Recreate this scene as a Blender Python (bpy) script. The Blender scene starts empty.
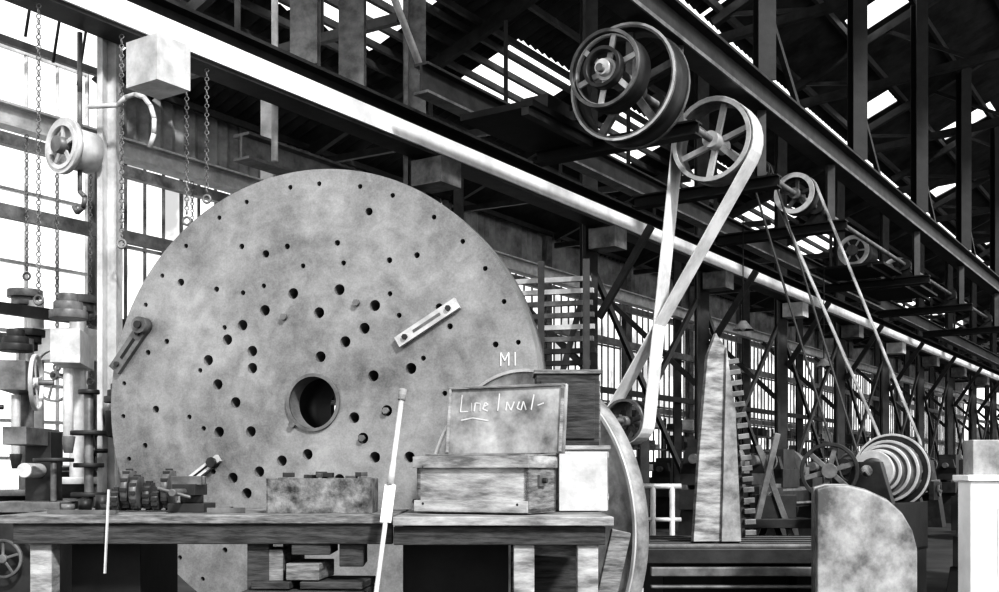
import bpy, bmesh, math, random
from mathutils import Vector, Matrix
random.seed(7)
V=Vector
# ---------------------------------------------------------------- frame of the building
D=V((0.553,0.833,0)).normalized()      # along the shop
W=V((-D.y,D.x,0))                      # across the shop, away from the camera
UP=V((0,0,1))
def U(u,v,z): return D*u+W*v+UP*z
CAMH=1.15
BAY=3.7; U0=5.26

# ---------------------------------------------------------------- materials (grey tones: old monochrome plate)
def M(name,c1,c2,rough=.7,metal=0.,scale=4.,bump=.15,detail=8.,stretch=(1,1,1)):
    m=bpy.data.materials.new(name); m.use_nodes=True
    nt=m.node_tree; N=nt.nodes; L=nt.links; bs=N['Principled BSDF']
    tc=N.new('ShaderNodeTexCoord'); mp=N.new('ShaderNodeMapping'); mp.inputs['Scale'].default_value=stretch
    L.new(tc.outputs['Object'],mp.inputs[0])
    no=N.new('ShaderNodeTexNoise'); no.inputs['Scale'].default_value=scale; no.inputs['Detail'].default_value=detail
    no.inputs['Roughness'].default_value=.65
    L.new(mp.outputs[0],no.inputs['Vector'])
    cr=N.new('ShaderNodeValToRGB'); cr.color_ramp.elements[0].position=.35; cr.color_ramp.elements[1].position=.65
    cr.color_ramp.elements[0].color=(c1,c1,c1,1); cr.color_ramp.elements[1].color=(c2,c2,c2,1)
    L.new(no.outputs['Fac'],cr.inputs[0]); L.new(cr.outputs[0],bs.inputs['Base Color'])
    bs.inputs['Roughness'].default_value=rough; bs.inputs['Metallic'].default_value=metal
    if bump:
        bp=N.new('ShaderNodeBump'); bp.inputs['Strength'].default_value=bump; bp.inputs['Distance'].default_value=.02
        L.new(no.outputs['Fac'],bp.inputs['Height']); L.new(bp.outputs[0],bs.inputs['Normal'])
    return m
def wood(name,c1,c2):
    return M(name,c1,c2,.8,0,9,.35,8,(1,1,7))
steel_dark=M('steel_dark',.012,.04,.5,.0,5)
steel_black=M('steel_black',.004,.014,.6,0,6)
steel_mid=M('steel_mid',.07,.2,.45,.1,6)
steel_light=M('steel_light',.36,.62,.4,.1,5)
white_paint=M('white_paint',.75,.95,.9,0,3,.05)
belt_m=M('leather_belt',.5,.8,.7,0,3,.1)
wood_l=M('wood_light',.12,.46,.8,0,5,.35,10,(1,1,4))
wood_m=wood('wood_mid',.07,.27)
wood_d=wood('wood_dark',.02,.08)
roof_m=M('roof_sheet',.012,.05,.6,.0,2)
wall_m=M('wall_sheet',.15,.4,.7,.0,2)
floor_m=M('floor_earth',.02,.06,.95,0,1.2)
rust=M('rust_iron',.02,.26,.8,0,14,.6)
chain_m=M('chain_iron',.1,.3,.5,.3,6)
grim=M('grimy_panel',.08,.45,.7,0,3.5,.2)

def disk_mat():
    m=bpy.data.materials.new('machined_iron'); m.use_nodes=True
    nt=m.node_tree; N=nt.nodes; L=nt.links; bs=N['Principled BSDF']
    tc=N.new('ShaderNodeTexCoord'); sep=N.new('ShaderNodeSeparateXYZ'); L.new(tc.outputs['Object'],sep.inputs[0])
    cb=N.new('ShaderNodeCombineXYZ'); L.new(sep.outputs[0],cb.inputs[0]); L.new(sep.outputs[1],cb.inputs[1])
    ln=N.new('ShaderNodeVectorMath'); ln.operation='LENGTH'; L.new(cb.outputs[0],ln.inputs[0])
    n1=N.new('ShaderNodeTexNoise'); n1.noise_dimensions='1D'; n1.inputs['Scale'].default_value=14; n1.inputs['Detail'].default_value=5
    L.new(ln.outputs['Value'],n1.inputs['W'])
    def nz(s,d,r,dist=0):
        x=N.new('ShaderNodeTexNoise'); x.inputs['Scale'].default_value=s; x.inputs['Detail'].default_value=d; x.inputs['Roughness'].default_value=r; x.inputs['Distortion'].default_value=dist
        L.new(tc.outputs['Object'],x.inputs['Vector']); return x.outputs['Fac']
    def mth(op,a,b):
        x=N.new('ShaderNodeMath'); x.operation=op
        for i,s in enumerate((a,b)):
            if isinstance(s,(int,float)): x.inputs[i].default_value=s
            else: L.new(s,x.inputs[i])
        return x.outputs[0]
    s=mth('ADD',mth('ADD',mth('MULTIPLY',n1.outputs['Fac'],.055),mth('MULTIPLY',nz(1.1,8,.6),.5)),mth('ADD',mth('MULTIPLY',nz(9,10,.75,.4),.25),mth('MULTIPLY',nz(90,3,.5),.12)))
    cr=N.new('ShaderNodeValToRGB'); e=cr.color_ramp.elements
    e[0].position=.34; e[0].color=(.09,.09,.09,1); e[1].position=.58; e[1].color=(.35,.35,.35,1)
    L.new(s,cr.inputs[0]); L.new(cr.outputs[0],bs.inputs['Base Color'])
    bs.inputs['Roughness'].default_value=.38; bs.inputs['Metallic'].default_value=.15
    return m
disk_m=disk_mat()
def glass_mat():
    m=bpy.data.materials.new('dusty_glass'); m.use_nodes=True
    nt=m.node_tree; N=nt.nodes; L=nt.links
    N.remove(N['Principled BSDF']); out=N['Material Output']
    tr=N.new('ShaderNodeBsdfTransparent'); tl=N.new('ShaderNodeBsdfTranslucent'); tl.inputs[0].default_value=(.45,.45,.45,1)
    mx=N.new('ShaderNodeMixShader'); no=N.new('ShaderNodeTexNoise'); no.inputs['Scale'].default_value=1.3; no.inputs['Detail'].default_value=6
    tc=N.new('ShaderNodeTexCoord'); L.new(tc.outputs['Object'],no.inputs['Vector'])
    cr=N.new('ShaderNodeValToRGB'); cr.color_ramp.elements[0].position=.42; cr.color_ramp.elements[1].position=.55
    L.new(no.outputs['Fac'],cr.inputs[0]); L.new(cr.outputs[0],mx.inputs[0]); L.new(tr.outputs[0],mx.inputs[1]); L.new(tl.outputs[0],mx.inputs[2])
    L.new(mx.outputs[0],out.inputs[0]); return m
glass=glass_mat()

# ---------------------------------------------------------------- mesh builder
def frame(ax):
    ax=V(ax).normalized()
    a=ax.cross(UP)
    if a.length<1e-3: a=V((1,0,0))
    a.normalize(); b=a.cross(ax).normalized()
    return a,b,ax
class B:
    def __init__(s,name): s.name=name; s.v=[]; s.f=[]; s.m=[]; s.s=[]; s.mats=[]
    def mi(s,m):
        if m not in s.mats: s.mats.append(m)
        return s.mats.index(m)
    def add(s,vs,fs,m,sm=False):
        o=len(s.v); s.v+= [tuple(x) for x in vs]; k=s.mi(m)
        for i,f in enumerate(fs):
            s.f.append([o+j for j in f]); s.m.append(k); s.s.append(sm if isinstance(sm,bool) else sm[i])
    def obox(s,c,X,Y,Z,m):
        c=V(c); vs=[c+X*i+Y*j+Z*k for i in(-.5,.5) for j in(-.5,.5) for k in(-.5,.5)]
        s.add(vs,[(0,1,3,2),(4,6,7,5),(0,4,5,1),(2,3,7,6),(0,2,6,4),(1,5,7,3)],m)
    def box(s,c,sz,m,rot=0.):
        R=Matrix.Rotation(rot,3,'Z'); s.obox(c,R@V((sz[0],0,0)),R@V((0,sz[1],0)),V((0,0,sz[2])),m)
    def bbox(s,lo,hi,m): s.box([(a+b)/2 for a,b in zip(lo,hi)],[b-a for a,b in zip(lo,hi)],m)
    def bar(s,p1,p2,w,h,m):
        p1=V(p1);p2=V(p2); a,b,ax=frame(p2-p1); s.obox((p1+p2)/2,a*w,b*h,p2-p1,m)
    def ibeam(s,p1,p2,w,h,t,m,m2=None):
        p1=V(p1);p2=V(p2); a,b,ax=frame(p2-p1)
        s.obox((p1+p2)/2,a*t,b*(h-2*t),p2-p1,m)
        for k in(-1,1): s.obox((p1+p2)/2+b*k*(h-t)/2,a*w,b*t,p2-p1,(m2 if (m2 and k<0) else m))
    def cyl(s,p1,p2,r1,m,r2=None,n=20,caps=True):
        r2=r1 if r2 is None else r2; p1=V(p1);p2=V(p2); a,b,_=frame(p2-p1)
        vs=[]
        for p,r in((p1,r1),(p2,r2)):
            for i in range(n): t=2*math.pi*i/n; vs.append(p+a*math.cos(t)*r+b*math.sin(t)*r)
        fs=[(i,(i+1)%n,n+(i+1)%n,n+i) for i in range(n)]; sm=[True]*n
        if caps: fs+=[tuple(range(n))[::-1],tuple(range(n,2*n))]; sm+=[False,False]
        s.add(vs,fs,m,sm)
    def ring(s,c,ax,ro,ri,w,m,n=40):
        c=V(c); a,b,ax=frame(ax); vs=[]
        for r,o in((ro,-w/2),(ro,w/2),(ri,w/2),(ri,-w/2)):
            for i in range(n): t=2*math.pi*i/n; vs.append(c+ax*o+a*math.cos(t)*r+b*math.sin(t)*r)
        fs=[];sm=[]
        for k in range(4):
            k2=(k+1)%4
            for i in range(n): j=(i+1)%n; fs.append((k*n+i,k*n+j,k2*n+j,k2*n+i)); sm.append(k%2==0)
        s.add(vs,fs,m,sm)
    def wheel(s,c,ax,r,w,m,nsp=6,rt=.03,hub=.08,sw=.05,ms=None,phase=.3):
        c=V(c);a,b,x=frame(ax); ms=ms or m
        s.ring(c,x,r,r-rt,w,m); s.cyl(c-x*w*.6,c+x*w*.6,hub,ms)
        for i in range(nsp):
            t=2*math.pi*i/nsp+phase; d=a*math.cos(t)+b*math.sin(t); e=-a*math.sin(t)+b*math.cos(t)
            s.obox(c+d*(r-rt+hub)/2,d*(r-rt-hub+.02),e*sw,x*min(w*.4,.05),ms)
    def prism(s,pts,c,A,Bv,T,m):
        c=V(c); n=len(pts); vs=[c+A*p[0]+Bv*p[1]+T*k for k in(-.5,.5) for p in pts]
        s.add(vs,[tuple(range(n))[::-1],tuple(range(n,2*n))]+[(i,(i+1)%n,n+(i+1)%n,n+i) for i in range(n)],m)
    def tube(s,path,r,m,n=8):
        for p,q in zip(path[:-1],path[1:]): s.cyl(p,q,r,m,n=n)
    def torus(s,c,ax,R,r,m,n=24,k=8):
        c=V(c);a,b,x=frame(ax); vs=[]
        for i in range(n):
            t=2*math.pi*i/n; d=a*math.cos(t)+b*math.sin(t)
            for j in range(k): q=2*math.pi*j/k; vs.append(c+d*(R+r*math.cos(q))+x*r*math.sin(q))
        s.add(vs,[(i*k+j,((i+1)%n)*k+j,((i+1)%n)*k+(j+1)%k,i*k+(j+1)%k) for i in range(n) for j in range(k)],m,True)
    def ball(s,c,r,m,n=14,sz=(1,1,1)):
        c=V(c); vs=[];k=n//2
        for i in range(k+1):
            p=math.pi*i/k
            for j in range(n): q=2*math.pi*j/n; vs.append(c+V((r*sz[0]*math.sin(p)*math.cos(q),r*sz[1]*math.sin(p)*math.sin(q),r*sz[2]*math.cos(p))))
        s.add(vs,[(i*n+j,i*n+(j+1)%n,(i+1)*n+(j+1)%n,(i+1)*n+j) for i in range(k) for j in range(n)],m,True)
    def belt(s,c1,r1,c2,r2,w,m,ax=D,crossed=False,th=.012):
        c1=V(c1);c2=V(c2); a=W; b=UP
        d=c2-c1; x,y=d.dot(a),d.dot(b); L=math.hypot(x,y); th0=math.atan2(y,x); pts=[]
        be=math.acos(((r1+r2) if crossed else (r1-r2))/L); n=16
        for i in range(n+1):
            t=th0+be+(2*math.pi-2*be)*i/n; pts.append(c1+(a*math.cos(t)+b*math.sin(t))*r1+ax*(.03 if crossed and i>n/2 else 0))
        for i in range(n+1):
            t=(th0+math.pi-be-(2*math.pi-2*be)*i/n) if crossed else (th0-be+2*be*i/n)
            pts.append(c2+(a*math.cos(t)+b*math.sin(t))*r2)
        N_=len(pts); vs=[]
        for i,p in enumerate(pts):
            t=(pts[(i+1)%N_]-pts[i-1]).normalized(); nn=t.cross(ax).normalized()*th
            vs+=[p-ax*w/2,p+ax*w/2,p+ax*w/2+nn,p-ax*w/2+nn]
        fs=[]
        for i in range(N_):
            j=(i+1)%N_
            for k in range(4): fs.append((i*4+k,i*4+(k+1)%4,j*4+(k+1)%4,j*4+k))
        s.add(vs,fs,m)
    def done(s,bevel=0.,origin=None):
        me=bpy.data.meshes.new(s.name); o=V(origin) if origin is not None else V((0,0,0))
        me.from_pydata([tuple(V(x)-o) for x in s.v],[],s.f)
        for m in s.mats: me.materials.append(m)
        me.polygons.foreach_set('material_index',s.m); me.polygons.foreach_set('use_smooth',s.s)
        bm=bmesh.new(); bm.from_mesh(me); bmesh.ops.recalc_face_normals(bm,faces=bm.faces); bm.to_mesh(me); bm.free()
        ob=bpy.data.objects.new(s.name,me); ob.location=o; bpy.context.collection.objects.link(ob)
        if bevel:
            md=ob.modifiers.new('bevel','BEVEL'); md.width=bevel; md.segments=2; md.limit_method='ANGLE'
        return ob

# ================================================================= SHELL
b=B('floor'); b.obox(U(32,2,-.05),D*72,W*24,UP*.1,floor_m); b.done()
WALLV=12.2; UEND=66.
def corr(b,u0,u1,v0,z0,v1,z1,m,pitch=.2,amp=.03):
    n=max(2,int((u1-u0)/(pitch/2))); nrm=(W*(v1-v0)+UP*(z1-z0)).cross(D).normalized(); vs=[]
    for i in range(n+1):
        u=u0+(u1-u0)*i/n; o=nrm*(amp if i%2 else -amp)
        vs+=[U(u,v0,z0)+o,U(u,v1,z1)+o]
    b.add(vs,[(2*i,2*i+2,2*i+3,2*i+1) for i in range(n)],m)
b=B('wall_back')
us=[U0+BAY*k for k in range(-1,17)]
corr(b,us[0],us[-1],WALLV,0,WALLV,.9,wall_m); corr(b,us[0],us[-1],WALLV,2.7,WALLV,2.85,wall_m); corr(b,us[2],us[-1],WALLV,5.5,WALLV,6.4,wall_m)
for u in us: corr(b,u-.14,u+.14,WALLV,0,WALLV,5.5,wall_m)
b.done()
wn=0
for k,u in enumerate(us[:-1]):
    for (z0,z1) in [(.9,2.7),(2.85,5.5 if k>1 else 6.3)]:
        wn+=1; b=B('window_%d'%wn); a0,a1=u+.14,u+BAY-.14
        mm=steel_light if k<2 else steel_mid  # first bays get lighter mullions, window glare put into their colour
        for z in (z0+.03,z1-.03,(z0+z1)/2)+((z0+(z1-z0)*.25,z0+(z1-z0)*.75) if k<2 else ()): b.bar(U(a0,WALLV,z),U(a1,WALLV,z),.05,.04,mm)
        nm=8 if k<2 else 11
        for i in range(nm+1):
            uu=a0+(a1-a0)*i/nm; b.bar(U(uu,WALLV,z0),U(uu,WALLV,z1),.04,.025 if i%4 else .06,mm)
        if k>1:
            for i in range(nm):
                if random.random()<.62:
                    q0=a0+(a1-a0)*(i+.06)/nm;q1=a0+(a1-a0)*(i+.94)/nm
                    b.add([U(q0,WALLV+.02,z0),U(q1,WALLV+.02,z0),U(q1,WALLV+.02,z1),U(q0,WALLV+.02,z1)],[(0,1,2,3)],glass)
        b.done()
b=B('wall_end')
for v0 in (-8,-4,0,4,8):
    b.obox(U(UEND,v0+.6,3),D*.1,W*1.2,UP*6,wall_m)
    for z in (.6,3.2,): b.obox(U(UEND,v0+2.1,z),D*.1,W*4.2,UP*1.2,wall_m)
b.obox(U(UEND,2,9),D*.1,W*21,UP*6,roof_m); b.done()
# roofs
RZ0=8.5; RS=.44; VE=-1.5
def zr(v): return RZ0+(6.9-v)*RS
def zl(v): return 8.2-(v-6.9)*.36
b=B('ceiling')
for k in range(-1,16):
    a=U0+BAY*k
    corr(b,a,a+2.9,7.0,zr(7.0),VE,zr(VE),roof_m)
    sky=[(5.6,4.5)] if k%2 else [(6.6,5.8),(2.4,.6)]
    vv=7.0
    for s0,s1 in sky:
        corr(b,a+2.9,a+BAY,vv,zr(vv),s0,zr(s0),roof_m); vv=s1
    corr(b,a+2.9,a+BAY,vv,zr(vv),VE,zr(VE),roof_m)
    if k<1:
        corr(b,a,a+BAY,6.9,zl(6.9),8.0,zl(8.0),roof_m)
        continue
    corr(b,a,a+.9,6.9,zl(6.9),WALLV+.1,zl(WALLV+.1),roof_m); corr(b,a+2.9,a+BAY,6.9,zl(6.9),WALLV+.1,zl(WALLV+.1),roof_m)
    corr(b,a+.9,a+2.9,6.9,zl(6.9),8.7,zl(8.7),roof_m); corr(b,a+.9,a+2.9,10.0,zl(10.0),WALLV+.1,zl(WALLV+.1),roof_m)
b.done()
b=B('roof_purlins')
for v in [6.7-1.05*i for i in range(8)]: b.bar(U(2,v,zr(v)-.1),U(UEND,v,zr(v)-.1),.07,.12,steel_dark)
for v in (7.3,8.1,8.7,8.9,9.2,9.5,9.8,10.1,10.5,11.3,12): b.bar(U(2 if v<8 or v in(9.2,10.5,12) else 9,v,zl(v)-.1),U(UEND,v,zl(v)-.1),.06,.09,steel_dark)
b.done()
for k in range(0,16):
    u=U0+BAY*k
    b=B('roof_truss')
    b.bar(U(u,6.8,zr(6.8)-.25),U(u,VE,zr(VE)-.25),.12,.14,steel_dark); b.bar(U(u,6.8,8.0),U(u,VE,8.5),.12,.14,steel_dark)
    for i in range(5):
        v=6.6-1.5*i
        b.bar(U(u,v,zr(v)-.25),U(u,v-1.5,8.0+(7-v+1.5)*.06),.06,.06,steel_dark)
    b.done()
    b=B('annex_rafter'); b.bar(U(u,7.2,zl(7.2)-.22),U(u,WALLV-.3,zl(WALLV-.3)-.22),.1,.16,steel_dark)
    b.bar(U(u,7.2,5.9),U(u,WALLV-.3,6.0),.08,.1,steel_dark)
    for v in (8.3,9.6): b.bar(U(u,v,5.9),U(u,v,zl(v)-.2),.06,.06,steel_dark)
    b.done()

# ================================================================= STEEL FRAME
for k in range(0,16):
    u=U0+BAY*k
    b=B('steel_column')
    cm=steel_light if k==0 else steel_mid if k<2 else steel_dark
    w_=.06 if k==0 else .13
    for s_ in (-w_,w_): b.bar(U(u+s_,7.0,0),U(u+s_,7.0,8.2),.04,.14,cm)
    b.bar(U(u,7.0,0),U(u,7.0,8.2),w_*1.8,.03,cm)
    b.obox(U(u,7,.02),D*.5,W*.5,UP*.04,steel_dark)
    if k==0: b.obox(U(5.3,6.5,4.12),D*.3,W*.34,UP*.33,steel_light)
    else: b.obox(U(u,6.72,4.2),D*.34,W*.38,UP*.26,steel_light if k in(4,6) else steel_mid)
    b.done()
    if k>=2:
        b=B('cross_bracing')
        b.bar(U(u+.2,7.0,.8),U(u+BAY-.2,7.0,3.9),.05,.09,steel_dark); b.bar(U(u+.2,7.06,3.9),U(u+BAY-.2,7.06,.8),.05,.09,steel_dark)
        b.done()
        b=B('knee_brace'); b.bar(U(u,7.1,2.6),U(u,8.7,4.1),.06,.08,steel_dark); b.bar(U(u,6.85,3.2),U(u,6.1,4.3),.06,.09,steel_dark); b.done()
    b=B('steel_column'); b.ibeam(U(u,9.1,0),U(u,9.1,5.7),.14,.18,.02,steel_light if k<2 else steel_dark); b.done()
    b=B('wall_post'); b.ibeam(U(u,WALLV-.15,0),U(u,WALLV-.15,6.2),.12,.16,.02,steel_mid); b.done()
b=B('crane_runway_beam')
b.obox(U(34,6.85,4.62),D*64,W*.05,UP*.3,steel_dark)
b.obox(U(34,6.80,4.385),D*64,W*.26,UP*.03,steel_dark)
b.obox(U(34,6.655,4.49),D*64,W*.02,UP*.18,white_paint)  # bright steel face: its sunlit look is put into the white colour
b.obox(U(34,6.82,4.76),D*64,W*.2,UP*.03,steel_dark)
b.done()
b=B('inner_runway_beam'); b.ibeam(U(7.9,6.1,4.74),U(64,6.1,4.74),.16,.28,.025,steel_dark,steel_mid); b.done()
b=B('upper_runway_beam'); b.ibeam(U(5.5,4.45,5.45),U(64,4.45,5.45),.24,.36,.03,steel_dark,steel_dark)
b.bar(U(5.5,4.32,5.28),U(64,4.32,5.28),.02,.04,steel_mid); b.done()
b=B('annex_beam'); b.ibeam(U(3,8.8,4.25),U(64,8.8,4.25),.16,.2,.02,steel_light); b.bar(U(3,8.9,3.45),U(64,8.9,3.45),.06,.12,steel_mid)
b.bar(U(3,8.9,2.6),U(30,8.9,2.6),.06,.1,steel_dark); b.bar(U(3,11.7,5.0),U(64,11.7,5.0),.1,.14,steel_mid); b.done()
for i,u in enumerate([12.2+3.78*j for j in range(13)]):
    b=B('upper_column'); b.ibeam(U(u,4.45,5.635 if i<5 else 0),U(u,4.45,zr(4.45)-.3),.2,.28,.03,steel_black)
    b.bar(U(u+.15,4.45,6.5),U(u+1.2,4.45,5.66),.06,.08,steel_dark)
    b.done()
for u,v in ((7.25,6.9),(8.0,7.0)):
    b=B('door_post'); b.ibeam(U(u,v,4.8),U(u,v,7.8),.24,.2,.03,steel_mid); b.done()
b=B('conduit_pipe'); b.cyl(U(6.95,6.98,3.9),U(6.95,6.98,7.9),.03,steel_light); b.done()
b=B('brace_pipe'); b.cyl(U(7.25,6.5,6.6),U(8.55,6.5,4.9),.035,steel_light); b.done()
b=B('lintel_beam'); b.ibeam(U(6.95,7.4,4.1),U(9.3,7.4,4.1),.2,.24,.025,steel_mid); b.bar(U(7.2,7.4,3.8),U(8.4,7.4,3.8),.1,.08,steel_light); b.done()
# shelves of clutter, added along the annex wall to darken the lower window band
for j,u in enumerate((11.5,15.2,18.9,22.6,26.3,30,33.7,37.4,41.1)):
    b=B('added_shelving')
    for uu in(-1.4,0,1.4):
        for v in(11.2,11.7): b.bar(U(u+uu,v,0),U(u+uu,v,2.5),.05,.05,steel_dark)
    for q in range(5):
        z=.25+q*.5; b.obox(U(u,11.45,z),D*2.85,W*.55,UP*.03,steel_mid)
        x=-1.3
        while x<1.2:
            w_=random.uniform(.1,.35); h=random.uniform(.08,.36)
            if random.random()<.75: b.obox(U(u+x+w_/2,11.45,z+.016+h/2),D*w_,W*.35,UP*h,random.choice((steel_mid,steel_dark,wood_m,wood_d,steel_light)))
            x+=w_+.05
    b.done()

# ================================================================= LINE SHAFT
SV,SZ=4.6,4.72
for u in (9.75,12.0,14.6,19.4,23.1,27):
    b=B('shaft_hanger_bracket')
    b.ibeam(U(u,6.0,4.44),U(u,4.2,4.44),.16,.14,.02,steel_black)
    b.bar(U(u,4.42,4.5),U(u,4.42,5.26),.1,.1,steel_dark)
    b.ring(U(u,SV,SZ),D,.1,.037,.18,steel_dark)
    b.prism([(-.18,0),(.18,0),(.07,.12),(-.07,.12)],U(u,SV,4.5),W,UP,D*.06,steel_dark)
    b.done()
b=B('line_shaft'); b.cyl(U(8.5,SV,SZ),U(28,SV,SZ),.035,steel_mid); b.done()
b=B('belt_pulley')
c=U(9.1,SV,SZ)
b.wheel(c,D,.52,.3,steel_dark,5,.025,.09,.07,steel_mid)
b.ring(c-D*.15,D,.53,.49,.03,steel_mid); b.ring(c-D*.165,D,.53,.508,.01,steel_light); b.ring(c+D*.15,D,.53,.515,.03,steel_mid)
b.done()
b=B('stepped_cone_pulley')
c=U(8.72,SV-.0,SZ+.02)
b.ring(c,D,.34,.31,.24,steel_dark); b.ring(c-D*.12,D,.345,.315,.03,steel_mid); b.ring(c-D*.13,D,.18,.15,.1,steel_dark); b.cyl(c-D*.17,c+D*.1,.07,steel_light)
b.wheel(c-D*.06,D,.32,.06,steel_light,6,.02,.1,.05); b.done()
b=B('spoked_pulley')
c=U(11.15,SV,SZ); b.wheel(c,D,.44,.3,steel_mid,6,.03,.09,.06,steel_light); b.ring(c-D*.16,D,.445,.4,.02,steel_light); b.done()
b=B('spoked_pulley'); c=U(13.8,SV,SZ-.0); b.wheel(c,D,.25,.22,steel_dark,5,.03,.07,.04,steel_mid); b.ring(c-D*.12,D,.26,.2,.03,steel_light); b.done()
def motor(u,v,z,r,name='electric_motor'):
    b=B(name); c=U(u,v,z)
    b.cyl(c-D*r*1.1,c+D*r*1.1,r,steel_dark,n=28); b.ring(c-D*r*1.15,D,r*1.02,r*.75,r*.15,steel_light); b.cyl(c-D*r*1.5,c-D*r*1.0,r*.35,steel_mid)
    for i in range(6):
        t=i*math.pi/3; d=W*math.cos(t)+UP*math.sin(t); b.bar(c-D*r*1.15+d*r*.3,c-D*r*1.15+d*r*.8,r*.14,r*.1,steel_light)
    b.obox(c-UP*r*1.0,D*r*1.8,W*r*1.8,UP*r*.2,steel_dark); b.done()
motor(18.55,5.15,4.83,.25); motor(21.2,5.1,4.86,.28)
b=B('motor_platform'); b.obox(U(18.6,5.2,4.54),D*1.2,W*1.2,UP*.04,steel_black); b.obox(U(21.2,5.2,4.54),D*1.4,W*1.2,UP*.04,steel_black)
for v in(4.8,5.7): b.bar(U(17.9,v,4.5),U(22.0,v,4.5),.06,.06,steel_black)
b.done()
b=B('access_platform'); b.obox(U(9.0,5.62,4.5),D*1.2,W*.8,UP*.06,steel_black); b.bar(U(8.4,5.3,4.44),U(9.6,5.3,4.44),.08,.08,steel_dark); b.obox(U(9.0,5.45,4.62),D*.4,W*.3,UP*.18,steel_dark); b.done()
LP=U(11.15,5.65,1.75)
b=B('drive_belt'); b.belt(U(11.15,SV,SZ),.45,LP,.26,.29,belt_m,crossed=True); b.done()
b=B('drive_belt'); b.belt(U(13.8,SV,SZ),.255,U(13.8,3.3,1.5),.2,.13,grim); b.done()
b=B('drive_belt'); b.belt(U(12.5,SV,SZ),.12,U(12.5,3.55,1.2),.12,.06,steel_dark); b.done()
b=B('belt_pulley'); b.wheel(U(12.5,SV,SZ),D,.12,.1,steel_dark,4,.02,.05,.03); b.done()
b=B('countershaft_pulley'); b.wheel(LP,D,.25,.3,steel_mid,5,.03,.06,.05); b.cyl(LP-D*.5,LP+D*.5,.03,steel_mid)
for s_ in(-.4,.4): b.bar(LP+D*s_-UP*1.75,LP+D*s_+UP*.06,.1,.1,steel_dark)
b.done()

def lathe(c,ax,L=2.2,H=1.05,s=1.,m=steel_dark,name='engine_lathe',cone=True,light=steel_mid):
    b=B(name); c=V(c); ax=V(ax).normalized(); sd=ax.cross(UP)
    def P(x,y,z): return c+ax*x*s+sd*y*s+UP*z*s
    for x in(-L*.38,L*.38):
        b.prism([(-.28,0),(.28,0),(.2,.55),(-.2,.55)],P(x,0,0),sd*s,UP*s,ax*.32*s,m)
    b.obox(P(0,0,.65),ax*L*s,sd*.36*s,UP*.2*s,m)
    for y in(-.13,.13): b.obox(P(0,y,.77),ax*L*s,sd*.06*s,UP*.05*s,light)
    b.obox(P(-L*.34,0,.9),ax*.6*s,sd*.36*s,UP*.22*s,m)
    for x in(-L*.34-.25,-L*.34+.25): b.prism([(-.18,0),(.18,0),(.12,.26),(-.12,.26)],P(x,0,.9),sd*s,UP*s,ax*.1*s,m)
    x0=-L*.34
    if cone:
        for i,r in enumerate((.11,.15,.19,.23)): b.cyl(P(x0-.2+i*.1,0,H),P(x0-.1+i*.1,0,H),r*s,light if i%2 else m)
        b.cyl(P(x0-.38,0,H),P(x0-.36,0,H),.12*s,m)
    else:
        b.obox(P(x0,0,H+.05),ax*.4*s,sd*.3*s,UP*.3*s,m)
    b.cyl(P(x0-.4,0,H),P(x0+.5,0,H),.05*s,light); b.cyl(P(x0+.36,0,H),P(x0+.48,0,H),.2*s,light)
    b.obox(P(.1,0,.85),ax*.4*s,sd*.46*s,UP*.12*s,m); b.obox(P(.1,0,.97),ax*.16*s,sd*.2*s,UP*.14*s,light)
    b.obox(P(.1,.27,.62),ax*.4*s,sd*.08*s,UP*.3*s,m); b.wheel(P(.1,.35,.62),sd,.1*s,.03*s,light,4,.015,.03,.02)
    b.prism([(-.14,0),(.14,0),(.08,.34),(-.08,.34)],P(L*.38,0,.78),sd*s,UP*s,ax*.24*s,m); b.cyl(P(L*.38-.26,0,H),P(L*.38+.2,0,H),.06*s,light)
    b.wheel(P(L*.38+.22,0,H),ax,.12*s,.03*s,light,4,.015,.03,.02)
    b.cyl(P(-L*.3,.2,.6),P(L*.45,.2,.6),.018*s,light)
    return b.done(.004)
for i,(u,v,L) in enumerate(((14.2,5.6,2.0),(16.8,5.6,2.2),(20.7,5.6,2.4),(24.5,5.6,2.2),(29,5.6,2.4),(35,5.6,2.6),(17.5,10.2,2.4),(23,10.2,2.4),(29,10.2,2.4),(36,10.2,2.4),(21.6,3.2,2.2),(27,3.2,2.4))):
    lathe(U(u,v,0),D,L,1.05,1.2+random.random()*.15,cone=(i%3==2),light=steel_mid)

# ================================================================= FACEPLATE
C=V((-1.185,7.0,1.61)); R=1.483
t=V((math.cos(math.radians(15.6)),-math.sin(math.radians(15.6)),0)); n=t.cross(UP)
Mx=Matrix(((t.x,UP.x,n.x,C.x),(t.y,UP.y,n.y,C.y),(t.z,UP.z,n.z,C.z),(0,0,0,1)))
root=bpy.data.objects.new('lathe_faceplate',None); root.matrix_world=Mx; bpy.context.collection.objects.link(root)
holes=[(-.14,.70),(.18,.71),(-.34,.6),(.04,.57),(.42,.6),(-.5,.51),(.35,.46),(-.61,.42),(.22,.38),(-.43,.34),(.05,.29),(-.75,.29),(-.68,.13),
(-.43,.23),(.66,.2),(.41,.16),(-.55,.01),(-.67,-.18),(.5,-.06),(.28,-.1),(-.44,-.18),(.34,-.23),(.65,-.35),(.42,-.35),(-.04,-.33),(-.22,-.37),
(-.38,-.44),(-.57,-.48),(-.47,-.58),(.18,-.49),(.1,-.8),(-.3,-.85),(.5,-.75),(-.75,-.75),(.8,-.6)]
cir=[((0,0),R,160),((0,0),.165,48)]
hh=[((x,y),.035,16) for x,y in holes]
for i in range(34):
    a=2*math.pi*i/34+.05+random.uniform(-.03,.03); r=1.39; hh.append(((r*math.cos(a),r*math.sin(a)),.016,8))
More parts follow.
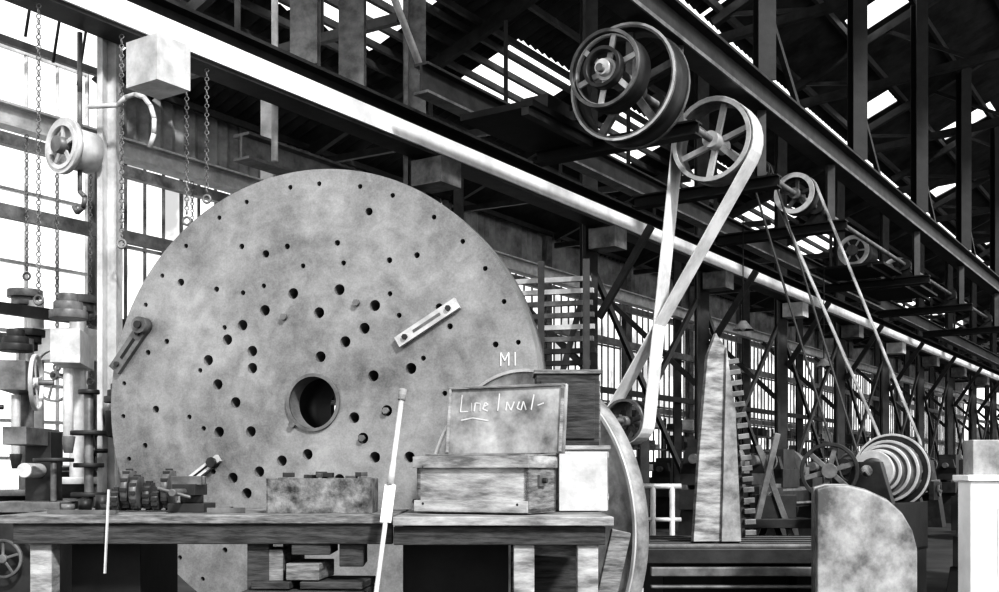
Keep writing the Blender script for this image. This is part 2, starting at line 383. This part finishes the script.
for i in range(30):
    a=2*math.pi*i/30+random.uniform(-.08,.08); r=random.choice((1.02,1.14,1.25)); hh.append(((r*math.cos(a),r*math.sin(a)),.019 if i%3 else .025,10))
for i in range(20):
    a=2*math.pi*i/20+random.uniform(-.12,.12); r=random.uniform(.78,.95); hh.append(((r*math.cos(a),r*math.sin(a)),.017,8))
ok=[]
for h in hh:
    if all(math.hypot(h[0][0]-o[0][0],h[0][1]-o[0][1])>h[1]+o[1]+.012 for o in ok): ok.append(h)
cu=bpy.data.curves.new('plate','CURVE'); cu.dimensions='2D'; cu.fill_mode='BOTH'; cu.extrude=.07
for (cx,cy),r,k in cir+ok:
    sp=cu.splines.new('POLY'); sp.points.add(k-1); sp.use_cyclic_u=True
    for i in range(k): a=2*math.pi*i/k; sp.points[i].co=(cx+r*math.cos(a),cy+r*math.sin(a),0,1)
tmp=bpy.data.objects.new('tmp',cu); bpy.context.collection.objects.link(tmp)
bpy.context.view_layer.update()
me=bpy.data.meshes.new_from_object(tmp.evaluated_get(bpy.context.evaluated_depsgraph_get())); bpy.data.objects.remove(tmp)
me.materials.clear(); me.materials.append(disk_m)
pl=bpy.data.objects.new('plate',me); bpy.context.collection.objects.link(pl); pl.parent=root; pl.location=(0,0,-.07)
def child(b,bevel=0.):
    o=b.done(bevel); o.parent=root; return o
X_,Y_,Z_=V((1,0,0)),V((0,1,0)),V((0,0,1))
b=B('backing'); b.ring((0,0,-.2),Z_,1.40,.2,.1,steel_black,80); b.ring((0,0,-.19),Z_,R-.005,1.38,.1,steel_mid,120)  # black disc added behind the plate so the drilled holes look dark
b.ring((0,0,-.45),Z_,.34,.2,.5,steel_dark); child(b)
b=B('dogs_and_studs')
def flatdog(p,q,w,m,ms=steel_black):
    p=V((*p,.02));q=V((*q,.02)); d=(q-p); e=V((-d.y,d.x,0)).normalized(); b.obox((p+q)/2,d,e*w,Z_*.035,m)
    for f in(.14,.86): b.cyl(p+d*f,p+d*f+Z_*.035,.018,steel_dark,n=6)
    b.obox((p+q)/2+Z_*.018,d*.45,e*w*.25,Z_*.004,ms)
flatdog((.58,.36),(.97,.59),.07,steel_light,steel_mid); flatdog((-.92,-.53),(-.66,-.35),.05,steel_light); b.cyl((-.7,-.38,0),(-.7,-.38,.06),.035,steel_dark,n=8)
flatdog((-1.44,.24),(-1.22,.52),.085,steel_mid); b.cyl((-1.22,.53,0),(-1.22,.53,.08),.055,steel_mid); b.cyl((-1.22,.53,.08),(-1.22,.53,.1),.025,steel_dark)
b.ring((0,0,.007),Z_,.185,.164,.02,steel_mid,48)
for x,y in ((.5,-.06),(.34,-.23),(-.14,-.14),(.3,.62),(-.2,.55)): b.cyl((x,y,0),(x,y,.03),.022,steel_mid,n=6)
for p,q in (((1.24,.2),(1.24,.28)),((1.24,.28),(1.265,.23)),((1.265,.23),(1.29,.28)),((1.29,.28),(1.29,.2)),((1.33,.2),(1.33,.28))): b.bar((*p,.002),(*q,.002),.004,.011,white_paint)
child(b)
b=B('headstock_pedestal'); b.obox(C-n*1.1+UP*(-1.61+.6),t*.9,n*.7,UP*1.2,steel_dark); b.prism([(-.5,0),(.5,0),(.3,.1),(-.3,.1)],C-n*.9-UP*.41,t,UP,n*.3,steel_dark)
b.done(.01)
b=B('plate_cradle'); 
for s_ in(-.55,.55): b.prism([(-.25,0),(.25,0),(.25,.2 if s_>0 else .12),(-.25,.12 if s_>0 else .2)],V((C.x,C.y,0))+t*s_-n*.07,t,UP,n*.3,wood_d)
b.done()
b=B('machined_wheel_plate'); ag=math.radians(50); a2=V((math.cos(ag),-math.sin(ag),0)); n2=a2.cross(UP); c2=V((.14,5.98,.86))
b.ring(c2,n2,.86,.1,.09,grim,120); b.ring(c2+n2*.05,n2,.862,.845,.012,steel_light,120); b.ring(c2+n2*.05,n2,.2,.1,.06,steel_mid); b.done()

# ================================================================= BENCHES
BT=.985
b=B('workbench')
x0,x1,y0,y1=-2.05,-.44,4.5,5.45
for i in range(4):
    ya=y0+(y1-y0)*i/4; b.bbox((x0,ya+.003,BT-.035),(x1,ya+(y1-y0)/4-.003,BT),wood_m)
b.bbox((x0+.05,y0+.02,BT-.12),(x1,y0+.06,BT-.035),wood_d)
for x in(x0+.15,-1.0):
    for y in(y0+.1,y1-.1): b.box((x,y,(BT-.05)/2),(.09,.09,BT-.05),wood_l if x<-1.5 else wood_d)
b.bbox((x0+.1,y0+.1,.2),(x1,y1-.1,.24),wood_d)
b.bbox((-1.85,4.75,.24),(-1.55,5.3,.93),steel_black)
b.done(.004)
b=B('workbench')
x0,x1=-.43,.46
for i in range(4):
    ya=4.42+1.03*i/4; b.bbox((x0,ya+.003,BT-.04),(x1,ya+.254,BT-.004),wood_m if i else wood_l)
b.bbox((x0,4.46,BT-.12),(x1-.03,4.5,BT-.045),wood_d)
for x in(.1,.36):
    b.box((x,4.52,(BT-.06)/2),(.085,.08,BT-.06),wood_l); b.box((x,5.3,(BT-.06)/2),(.09,.09,BT-.06),wood_m)
b.box((x0+.08,5.2,(BT-.06)/2),(.09,.09,BT-.06),wood_d)
b.bar((.36,4.52,.3),(.5,4.52,.92),.05,.08,wood_m); b.bar((.1,4.58,.87),(.36,4.58,.85),.04,.1,wood_m)
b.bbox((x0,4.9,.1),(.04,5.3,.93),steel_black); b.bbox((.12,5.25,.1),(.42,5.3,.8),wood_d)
b.done(.004)
b=B('packing_blocks')
for (x,y,z,sx,sy,sz,m) in ((-.95,4.66,.775,.1,.2,.13,wood_m),(-.78,4.66,.845,.16,.26,.05,wood_d),(-.62,4.68,.82,.1,.26,.1,wood_d),(-.8,4.66,.75,.14,.26,.07,wood_m),(-.68,4.66,.695,.26,.3,.03,wood_d),(-.93,4.66,.695,.16,.3,.03,wood_d)):
    b.box((x,y,z),(sx,sy,sz),m,random.uniform(-.1,.1))
b.box((-.8,4.66,.655),(.5,.36,.04),wood_d); b.box((-1.0,4.66,.44),(.05,.05,.4),wood_d); b.box((-.6,4.66,.44),(.05,.05,.4),wood_d)
b.done(.004)

# tool chest -------------------------------------------------------
rot=math.radians(-25); Rz=Matrix.Rotation(rot,3,'Z'); fx=Rz@V((1,0,0)); fy=Rz@V((0,1,0))
fr=V((.118,4.60,BT)); Wd,Dp,Hh=.53,.31,.255
def Q(x,y,z): return fr-fx*Wd+fx*x+fy*y+UP*z
b=B('wooden_tool_chest')
b.obox(Q(Wd/2,.01,Hh/2-.02),fx*Wd,fy*.02,UP*(Hh-.04),wood_l); b.obox(Q(Wd/2,Dp-.01,Hh/2),fx*Wd,fy*.02,UP*Hh,wood_m)
for x in(.01,Wd-.01): b.obox(Q(x,Dp/2,Hh/2-.02),fx*.02,fy*Dp,UP*(Hh-.04),wood_m)
b.obox(Q(Wd/2,Dp/2,.012),fx*Wd,fy*Dp,UP*.02,wood_m)
b.obox(Q(Wd/2,Dp/2-.01,Hh-.035),fx*(Wd+.02),fy*(Dp+.02),UP*.05,wood_l)
b.obox(Q(Wd/2,Dp/2,Hh-.005),fx*(Wd-.05),fy*(Dp-.06),UP*.012,wood_m)
b.obox(Q(Wd/2,-.012,.03),fx*(Wd+.01),fy*.012,UP*.05,wood_l)
b.obox(Q(Wd+.005,Dp*.45,.14),fx*.012,fy*.07,UP*.05,steel_mid); b.cyl(Q(Wd,Dp*.45,.14),Q(Wd+.03,Dp*.45,.14),.012,steel_dark,n=10)
for x in(.04,Wd-.04):
    for z in(.04,.2): b.cyl(Q(x,-.02,z),Q(x,.0,z),.006,steel_dark,n=8)
ld=(UP*1.0+fy*.12).normalized(); ln=-fx.cross(ld).normalized()
if ln.dot(fy)>0: ln=-ln
lc=Q(Wd/2+.02,Dp-.02,Hh+.005)+ld*.155
b.obox(lc,fx*(Wd+.06),ln*.02,ld*.31,grim)
for x in(-.28,.28): b.obox(lc+fx*x+ln*.012,fx*.012,ln*.02,ld*.3,wood_l)
b.obox(lc+ld*.15+ln*.012,fx*(Wd+.05),ln*.02,ld*.012,wood_m)
def scr(path):
    for p,q in zip(path[:-1],path[1:]):
        b.bar(lc+ln*.011+fx*p[0]+ld*p[1],lc+ln*.011+fx*q[0]+ld*q[1],.003,.007,steel_light)
x=-.22
for strokes in ([(0,.06),(-.005,-.02),(.035,-.02)],[(.05,.02),(.05,-.02)],[(.065,-.02),(.07,.02),(.095,.015),(.095,-.02)],[(.11,0),(.135,.01),(.12,.02),(.108,-.01),(.135,-.02)],[(.19,.06),(.185,-.02)],[(.225,-.02),(.23,.02),(.25,-.02),(.265,.02)],[(.29,.02),(.28,-.01),(.3,-.02),(.31,.02),(.325,-.02)],[(.36,.05),(.35,-.02)],[(.38,.0),(.41,.01)],[(.0,-.06),(.06,-.05),(.14,-.065)]):
    scr([(x+p[0],.06+p[1]) for p in strokes])
b.done(.002)
b=B('wooden_crate')
b.bbox((.2,5.06,BT),(.5,5.08,BT+.3),grim); b.bbox((.2,5.36,BT),(.5,5.38,BT+.3),wood_m); b.bbox((.2,5.08,BT),(.22,5.36,BT+.3),wood_m); b.bbox((.48,5.08,BT),(.5,5.36,BT+.3),wood_l)
b.bbox((.22,5.08,BT),(.48,5.36,BT+.02),wood_m); b.bbox((.19,5.05,BT+.28),(.51,5.39,BT+.3),wood_l)
b.bbox((.27,5.0,BT),(.49,5.02,BT+.27),steel_light)
for z in(.05,.24): b.bbox((.26,5.02,BT+z),(.5,5.05,BT+z+.03),wood_l)
b.done(.003)
b=B('dark_wooden_box'); z=BT+.301
b.bbox((.17,5.08,z),(.46,5.32,z+.33),wood_d); b.bbox((.16,5.07,z+.33),(.47,5.33,z+.35),wood_m); b.bbox((.46,5.1,z+.03),(.468,5.3,z+.3),wood_m)
b.bbox((.19,5.07,z+.03),(.44,5.08,z+.3),wood_d); b.done(.003)
b=B('metal_parts_tray')
cx,cy=-.775,4.85
b.box((cx,cy,BT+.008),(.44,.26,.015),rust)
b.box((cx,cy-.13,BT+.075),(.44,.012,.15),rust); b.box((cx,cy+.13,BT+.075),(.44,.012,.15),rust)
for s_ in(-.22,.22): b.box((cx+s_,cy,BT+.075),(.012,.26,.15),rust)
for i in range(40): b.box((cx+random.uniform(-.19,.19),cy+random.uniform(-.1,.1),BT+.1+random.uniform(0,.07)),(.05,.025,.02),random.choice((rust,steel_dark,steel_mid)),random.random()*3)
b.done(.002)
b=B('milling_cutters')
for i in range(6):
    x=-1.72+i*.045; r=.045+.014*((i*3)%4); c=V((x,4.95+.03*(i%2),BT+r+.012)); b.cyl(c-X_*.016,c+X_*.016,r,steel_mid,n=18)
    for j in range(12): a=j*math.pi/6; b.box(c+V((0,math.cos(a)*r,math.sin(a)*r)),(.03,.014,.014),steel_dark)
b.done()
b=B('bench_vise')
vx=-1.37
b.box((vx,4.9,BT+.02),(.16,.2,.04),steel_dark); b.cyl((vx,4.9,BT+.04),(vx,4.9,BT+.08),.05,steel_dark); b.box((vx,4.87,BT+.1),(.1,.2,.05),steel_dark)
b.box((vx,4.82,BT+.14),(.13,.03,.04),steel_mid); b.box((vx,4.88,BT+.14),(.13,.03,.04),steel_mid); b.cyl((vx,4.6,BT+.09),(vx,4.8,BT+.09),.016,steel_mid); b.cyl((vx-.07,4.63,BT+.11),(vx+.07,4.63,BT+.07),.007,steel_mid)
b.done(.003)
b=B('loose_steel_parts')
for i in range(5):
    c=V((-2.0+.06*i,5.1+.05*(i%3),BT)); b.cyl(c,c+UP*(.03+.02*(i%3)),.03,random.choice((steel_dark,steel_mid)),n=12)
b.box((-1.18,4.75,BT+.012),(.16,.04,.022),steel_mid,.2); b.box((-1.75,4.62,BT+.01),(.3,.03,.015),steel_mid,-.1)
b.done()
b=B('long_handled_brush')
p0=V((-.56,4.17,.0)); p1=V((-.395,4.50,1.50)); d=p1-p0
b.cyl(p0,p0+d*.98,.010,steel_light,n=10); b.bar(p0+d*.64,p0+d*.74,.045,.012,white_paint); b.cyl(p0+d*.74,p0+d*.8,.016,steel_light,.011,n=10); b.cyl(p0+d*.97,p1,.016,wood_l,n=10); b.done()
b=B('steel_straightedge'); b.bar((-1.6,4.46,.75),(-1.595,4.49,1.09),.007,.01,steel_light); b.done()
b=B('enamel_basin')
for (x,y,r) in ((-.65,4.35,.1),(-.17,4.3,.12)):
    b.cyl((x,y,0),(x,y,.58),r*.8,white_paint,r,n=24,caps=False); b.cyl((x,y,.0),(x,y,.02),r*.8,steel_mid); b.ball((x,y,.57),r*.95,white_paint,16,(1,1,.5))
b.done()

# ================================================================= LEFT MACHINES
def drill(c,s=1.,face=V((.2,-1,0)),name='pillar_drill',ma=steel_dark,mb=steel_mid):
    b=B(name); c=V(c); f=face.normalized(); sd=f.cross(UP)
    def P(x,y,z): return c+f*x*s+sd*y*s+UP*z*s
    b.obox(P(.15,0,.06),f*.7*s,sd*.5*s,UP*.12*s,ma); b.cyl(P(0,0,.1),P(0,0,2.3),.06*s,mb); b.cyl(P(0,0,.1),P(0,0,.3),.13*s,ma,.09*s)
    b.cyl(P(.35,0,.98),P(.35,0,1.03),.25*s,mb); b.cyl(P(.35,0,.88),P(.35,0,.98),.08*s,ma,.2*s); b.obox(P(.18,0,.93),f*.36*s,sd*.1*s,UP*.1*s,ma)
    b.obox(P(.2,0,1.95),f*.6*s,sd*.2*s,UP*.24*s,mb); b.cyl(P(.38,0,1.3),P(.38,0,1.8),.035*s,steel_light); b.cyl(P(.38,0,1.2),P(.38,0,1.32),.03*s,ma,.05*s)
    b.wheel(P(.35,.22,1.7),sd,.2*s,.03*s,mb,4,.02,.04,.02); b.cyl(P(.35,.1,1.7),P(.35,.25,1.7),.02*s,ma)
    for i,r in enumerate((.13,.1,.07)): b.cyl(P(.38,0,2.15+i*.06),P(.38,0,2.21+i*.06),r*s,ma); b.cyl(P(-.1,0,2.33-i*.06),P(-.1,0,2.39-i*.06),r*s,ma)
    for z in(.55,.8,1.2): b.wheel(P(.05,-.22,z),UP,.15*s,.03*s,ma,5,.02,.04,.02); b.cyl(P(.05,-.22,.3),P(.05,-.22,1.3),.02*s,mb)
    return b.done(.004)
drill((-3.45,9.0,0),1.1,ma=steel_mid,mb=steel_light); drill((-4.3,10.2,0),1.2,V((1,-.3,0)),ma=steel_mid,mb=steel_light); drill((-2.85,8.35,0),.78,mb=steel_dark)
drill((-4.0,9.3,0),1.0,ma=steel_dark,mb=steel_mid)
b=B('milling_machine'); 
b.bbox((-3.35,7.3,0),(-3.0,7.8,.9),steel_dark); b.bbox((-3.4,7.25,.9),(-2.9,7.7,.97),steel_mid); b.bbox((-3.3,7.65,.9),(-3.12,7.85,1.45),steel_dark); b.bbox((-3.3,7.3,1.35),(-3.14,7.85,1.47),steel_mid)
b.cyl((-3.2,7.4,1.18),(-3.2,7.8,1.18),.05,steel_light); b.wheel((-3.0,7.2,.8),(0,1,0),.13,.03,steel_mid,5,.02,.03,.02); b.wheel((-3.25,7.2,.6),(0,1,0),.13,.03,steel_mid,5,.02,.03,.02); b.wheel((-3.0,7.4,1.25),(0,0,1),.13,.025,steel_dark,5,.02,.03,.02); b.cyl((-3.0,7.4,.97),(-3.0,7.4,1.26),.02,steel_mid)
b.cyl((-2.8,7.5,0),(-2.8,7.5,1.7),.03,steel_mid)
for z,r in((1.0,.12),(1.2,.1),(1.42,.12),(1.7,.07)): b.cyl((-2.8,7.5,z),(-2.8,7.5,z+.03),r,steel_dark)
b.done(.006)
def chain(p,L,name='hoist_chain',r=.02):
    b=B(name); p=V(p); st=r*2.2; k=int(L/st)
    for i in range(k): b.torus(p-UP*st*i,(1,0,0) if i%2 else (0,1,0),r,r*.3,chain_m,8,4)
    b.torus(p-UP*(st*k+.03),(0,1,0),.03,.01,chain_m,12,6); return b.done()
for (u,v,z,L) in ((5.75,6.72,4.34,1.2),(5.95,6.72,4.34,1.0),(6.05,8.8,4.12,2.0),(6.4,8.8,4.12,2.1),(5.75,8.8,4.12,1.2),(4.5,6.75,4.34,2.0),(5.15,6.72,4.34,1.5),(7.6,8.8,4.12,1.3)): chain(U(u,v,z),L,r=.016)
b=B('chain_hoist'); c=U(5.0,7.0,3.52)
b.cyl(c-D*.1,c+D*.1,.15,steel_light); b.ring(c-D*.13,D,.2,.17,.04,steel_light); b.cyl(c-D*.2,c-D*.1,.06,steel_mid); b.wheel(c-D*.14,D,.17,.04,steel_light,5,.03,.05,.03)
b.tube([c+UP*.14,c+UP*.42,c+UP*.86],.02,steel_mid); b.tube([c-UP*.14,c-UP*.3,c-UP*.35-W*.06,c-UP*.42-W*.04,c-UP*.45+W*.03,c-UP*.4+W*.07],.018,steel_mid)
arc=[c+UP*.3-W*.1]+[c-W*(.42+.26*math.sin(a))+UP*(.1+.26*math.cos(a))+D*.12 for a in [i*.4-.6 for i in range(8)]]
b.tube(arc,.018,steel_light)
b.done()
b=B('wall_conduit'); 
for i in range(5):
    u=4.6+i*.45; b.tube([U(u,7.5+.3*i,6.6),U(u+.2,7.5+.3*i,5.6),U(u+.1,7.6+.3*i,4.6)],.012,steel_dark)
b.done()

b=B('steel_bar_rack'); 
o=V((.42,10.2,0)); rx=t; ry=-n
for x in(-.42,.0,.42): b.bar(o+rx*x-ry*.15,o+rx*x-ry*.15+UP*3.1,.06,.05,steel_dark)
for i in range(26): 
    l=random.uniform(.85,1.05); b.bar(o+rx*(-l/2+random.uniform(-.05,.05))+UP*(.2+i*.11),o+rx*l/2+UP*(.2+i*.11),.05,.045,random.choice((steel_mid,steel_light,steel_mid,steel_dark)))
b.bar(o-rx*.42,o+rx*.42+UP*3,.04,.05,steel_dark)
b.done()

# ================================================================= RIGHT FOREGROUND MACHINES
b=B('planer_table')
b.bbox((.95,7.3,.56),(2.55,8.5,.66),steel_dark)
for y in(7.4,7.65,7.9,8.15,8.4): b.bbox((.95,y-.05,.66),(2.55,y+.05,.685),steel_mid if y==7.4 else steel_dark)
b.bbox((1.0,7.25,.48),(2.5,7.32,.54),steel_mid); b.bbox((1.0,7.25,.4),(2.5,7.32,.42),steel_mid)
b.bbox((1.1,7.4,0),(1.5,8.4,.56),steel_black); b.bbox((2.0,7.4,0),(2.45,8.4,.56),steel_black); b.bbox((1.5,7.6,.1),(2.0,8.2,.5),steel_black)
b.done(.006)
A=V((1,.12,0)).normalized(); Pn=A.cross(UP)
b=B('toothed_gear_segment')
gc=V((1.52,7.62,.69))
b.prism([(-.19,0),(.14,0),(.10,.9),(.035,1.34),(-.03,1.44),(-.09,1.28),(-.15,.6)],gc,A,UP,Pn*.06,wood_l)
b.prism([(.0,0),(.14,0),(.10,.9),(.035,1.34)],gc+Pn*.045,A,UP,Pn*.03,grim)
N_=17
def gp(s): return (.2-.13*s**1.6, .02+1.26*s)
web=[gp(i/N_) for i in range(N_+1)]
b.prism([(x-.09,z) for x,z in web]+[(x,z) for x,z in web[::-1]],gc-Pn*.06,A,UP,Pn*.05,steel_dark)
for i in range(N_):
    x,z=gp((i+.5)/N_); x2,z2=gp((i+1.2)/N_); tv=(A*(x2-x)+UP*(z2-z)).normalized(); nv=tv.cross(Pn).normalized()
    if nv.dot(A)<0: nv=-nv
    b.obox(gc-Pn*.05+A*x+UP*z+nv*.03,nv*.08,tv*.036,Pn*.1,steel_mid)
b.done(.003)
b=B('pipe_railing')
for x in(1.05,1.2,1.35): b.cyl((x,8.6,.0),(x,8.6,1.08),.022,steel_light,n=12)
b.cyl((1.0,8.6,1.06),(1.42,8.6,1.06),.022,steel_light,n=12); b.cyl((1.0,8.6,.8),(1.42,8.6,.8),.018,steel_light,n=12); b.done()
b=B('trestle_stand')
b.bbox((2.05,9.25,.7),(2.65,9.6,.78),steel_dark); b.bar((2.0,9.3,.0),(2.35,9.3,1.5),.04,.05,steel_mid); b.bar((2.7,9.3,.0),(2.2,9.36,1.4),.04,.05,steel_mid)
b.bar((2.05,9.55,.0),(2.3,9.55,.7),.04,.05,steel_dark); b.bar((2.65,9.55,.0),(2.4,9.55,.7),.04,.05,steel_dark); b.box((2.35,9.45,.88),(.35,.2,.2),steel_dark); b.done(.004)
b=B('lathe_headstock'); c=V((3.12,8.9,1.18)); ax=D
for i,(r,m) in enumerate(((.13,steel_light),(.17,steel_mid),(.21,steel_mid),(.25,steel_mid))):
    p=c-ax*(.3-i*.12); b.cyl(p,p+ax*.11,r,m,n=32); b.ring(p,ax,r+.004,r-.02,.02,steel_light)
b.ring(c+ax*.22,ax,.31,.25,.06,steel_dark); b.ring(c+ax*.19,ax,.31,.29,.01,steel_light); b.cyl(c-ax*.55,c+ax*.5,.05,steel_light)
b.ring(c-ax*.36,ax,.16,.1,.05,steel_light); b.wheel(c-ax*.5-V((.3,0,0)),V((.3,1,0)),.22,.08,steel_dark,6,.03,.06,.04,steel_mid)
b.ball(c-ax*.45-UP*.02,.09,steel_light)
b.obox(c-UP*.45,ax*1.2,W*.4,UP*.4,steel_black); b.obox(c-UP*.9,ax*1.1,W*.4,UP*.56,steel_black)
for s_ in(-.5,.42): b.prism([(-.2,0),(.2,0),(.1,.35),(-.1,.35)],c+ax*s_-UP*.28,W,UP,ax*.1,steel_dark)
b.done(.004)
b=B('curved_machine_guard')
pts=[(-.31,-1.06),(.31,-1.06),(.31,-.36),(.28,-.25),(.22,-.15),(.13,-.07),(.0,-.01),(-.12,.02),(-.24,.02),(-.31,0)]
b.prism(pts,(2.2,6.6,1.065),V((1,.1,0)),UP,V((0,.06,0)),grim)
b.prism([(p[0]*1.04,p[1]*1.0+.012) for p in pts],(2.205,6.66,1.065),V((1,.1,0)),UP,V((0,.05,0)),steel_mid); b.done(.01)
b=B('machine_cabinet'); b.bbox((2.27,5.3,0),(2.95,5.45,1.12),white_paint); b.bbox((2.25,5.28,1.12),(2.97,5.47,1.15),white_paint)
b.bbox((2.29,5.32,1.15),(2.7,5.44,1.32),grim); b.bbox((2.4,5.29,.1),(2.8,5.3,1.0),white_paint); b.done(.006)
lathe(V((3.5,7.7,0)),V((.5,.8,0)),1.5,1.05,1.0,m=steel_black,cone=False)
lathe(V((5.2,10.9,0)),V((.5,.8,0)),2.2,1.05,1.1,m=steel_black,cone=False)
b=B('steel_stock_stack')
for i in range(14): b.bar((1.2+.06*i,10.3+.05*i,.05+.08*(i%5)),(3.0+.03*i,11.9,.05+.08*(i%5)),.06,.05,random.choice((steel_mid,steel_dark,steel_light)))
b.done()
b=B('hanging_work_lamp')
for (u,v,z) in ((14.0,5.4,3.2),(17.5,5.4,3.0)):
    p=U(u,v,z); b.cyl(p,p+UP*(4.6-z),.008,steel_black,n=6); b.cyl(p-UP*.12,p,.14,steel_mid,.04,n=20,caps=False); b.ball(p-UP*.09,.04,white_paint)
b.done()

# ================================================================= LIGHT, CAMERA
w=bpy.data.worlds.new('World'); bpy.context.scene.world=w; w.use_nodes=True
bg=w.node_tree.nodes['Background']; bg.inputs[0].default_value=(1,1,1,1); bg.inputs[1].default_value=1.25
sl=bpy.data.lights.new('sun','SUN'); sl.energy=3.4; sl.angle=math.radians(5)
so=bpy.data.objects.new('sun',sl); bpy.context.collection.objects.link(so)
so.rotation_euler=V((-.50,.95,-.83)).to_track_quat('-Z','Y').to_euler()
cd=bpy.data.cameras.new('camera'); cam=bpy.data.objects.new('camera',cd); bpy.context.collection.objects.link(cam)
cam.location=(0,0,CAMH); cam.rotation_euler=(math.pi/2,0,0); cd.sensor_width=36; cd.lens=36*1100/999; cd.shift_y=.179; cd.clip_end=300
bpy.context.scene.camera=cam
vs=bpy.context.scene.view_settings; vs.view_transform='Standard'
try: vs.look='High Contrast'
except Exception as e:
    print('look',e)
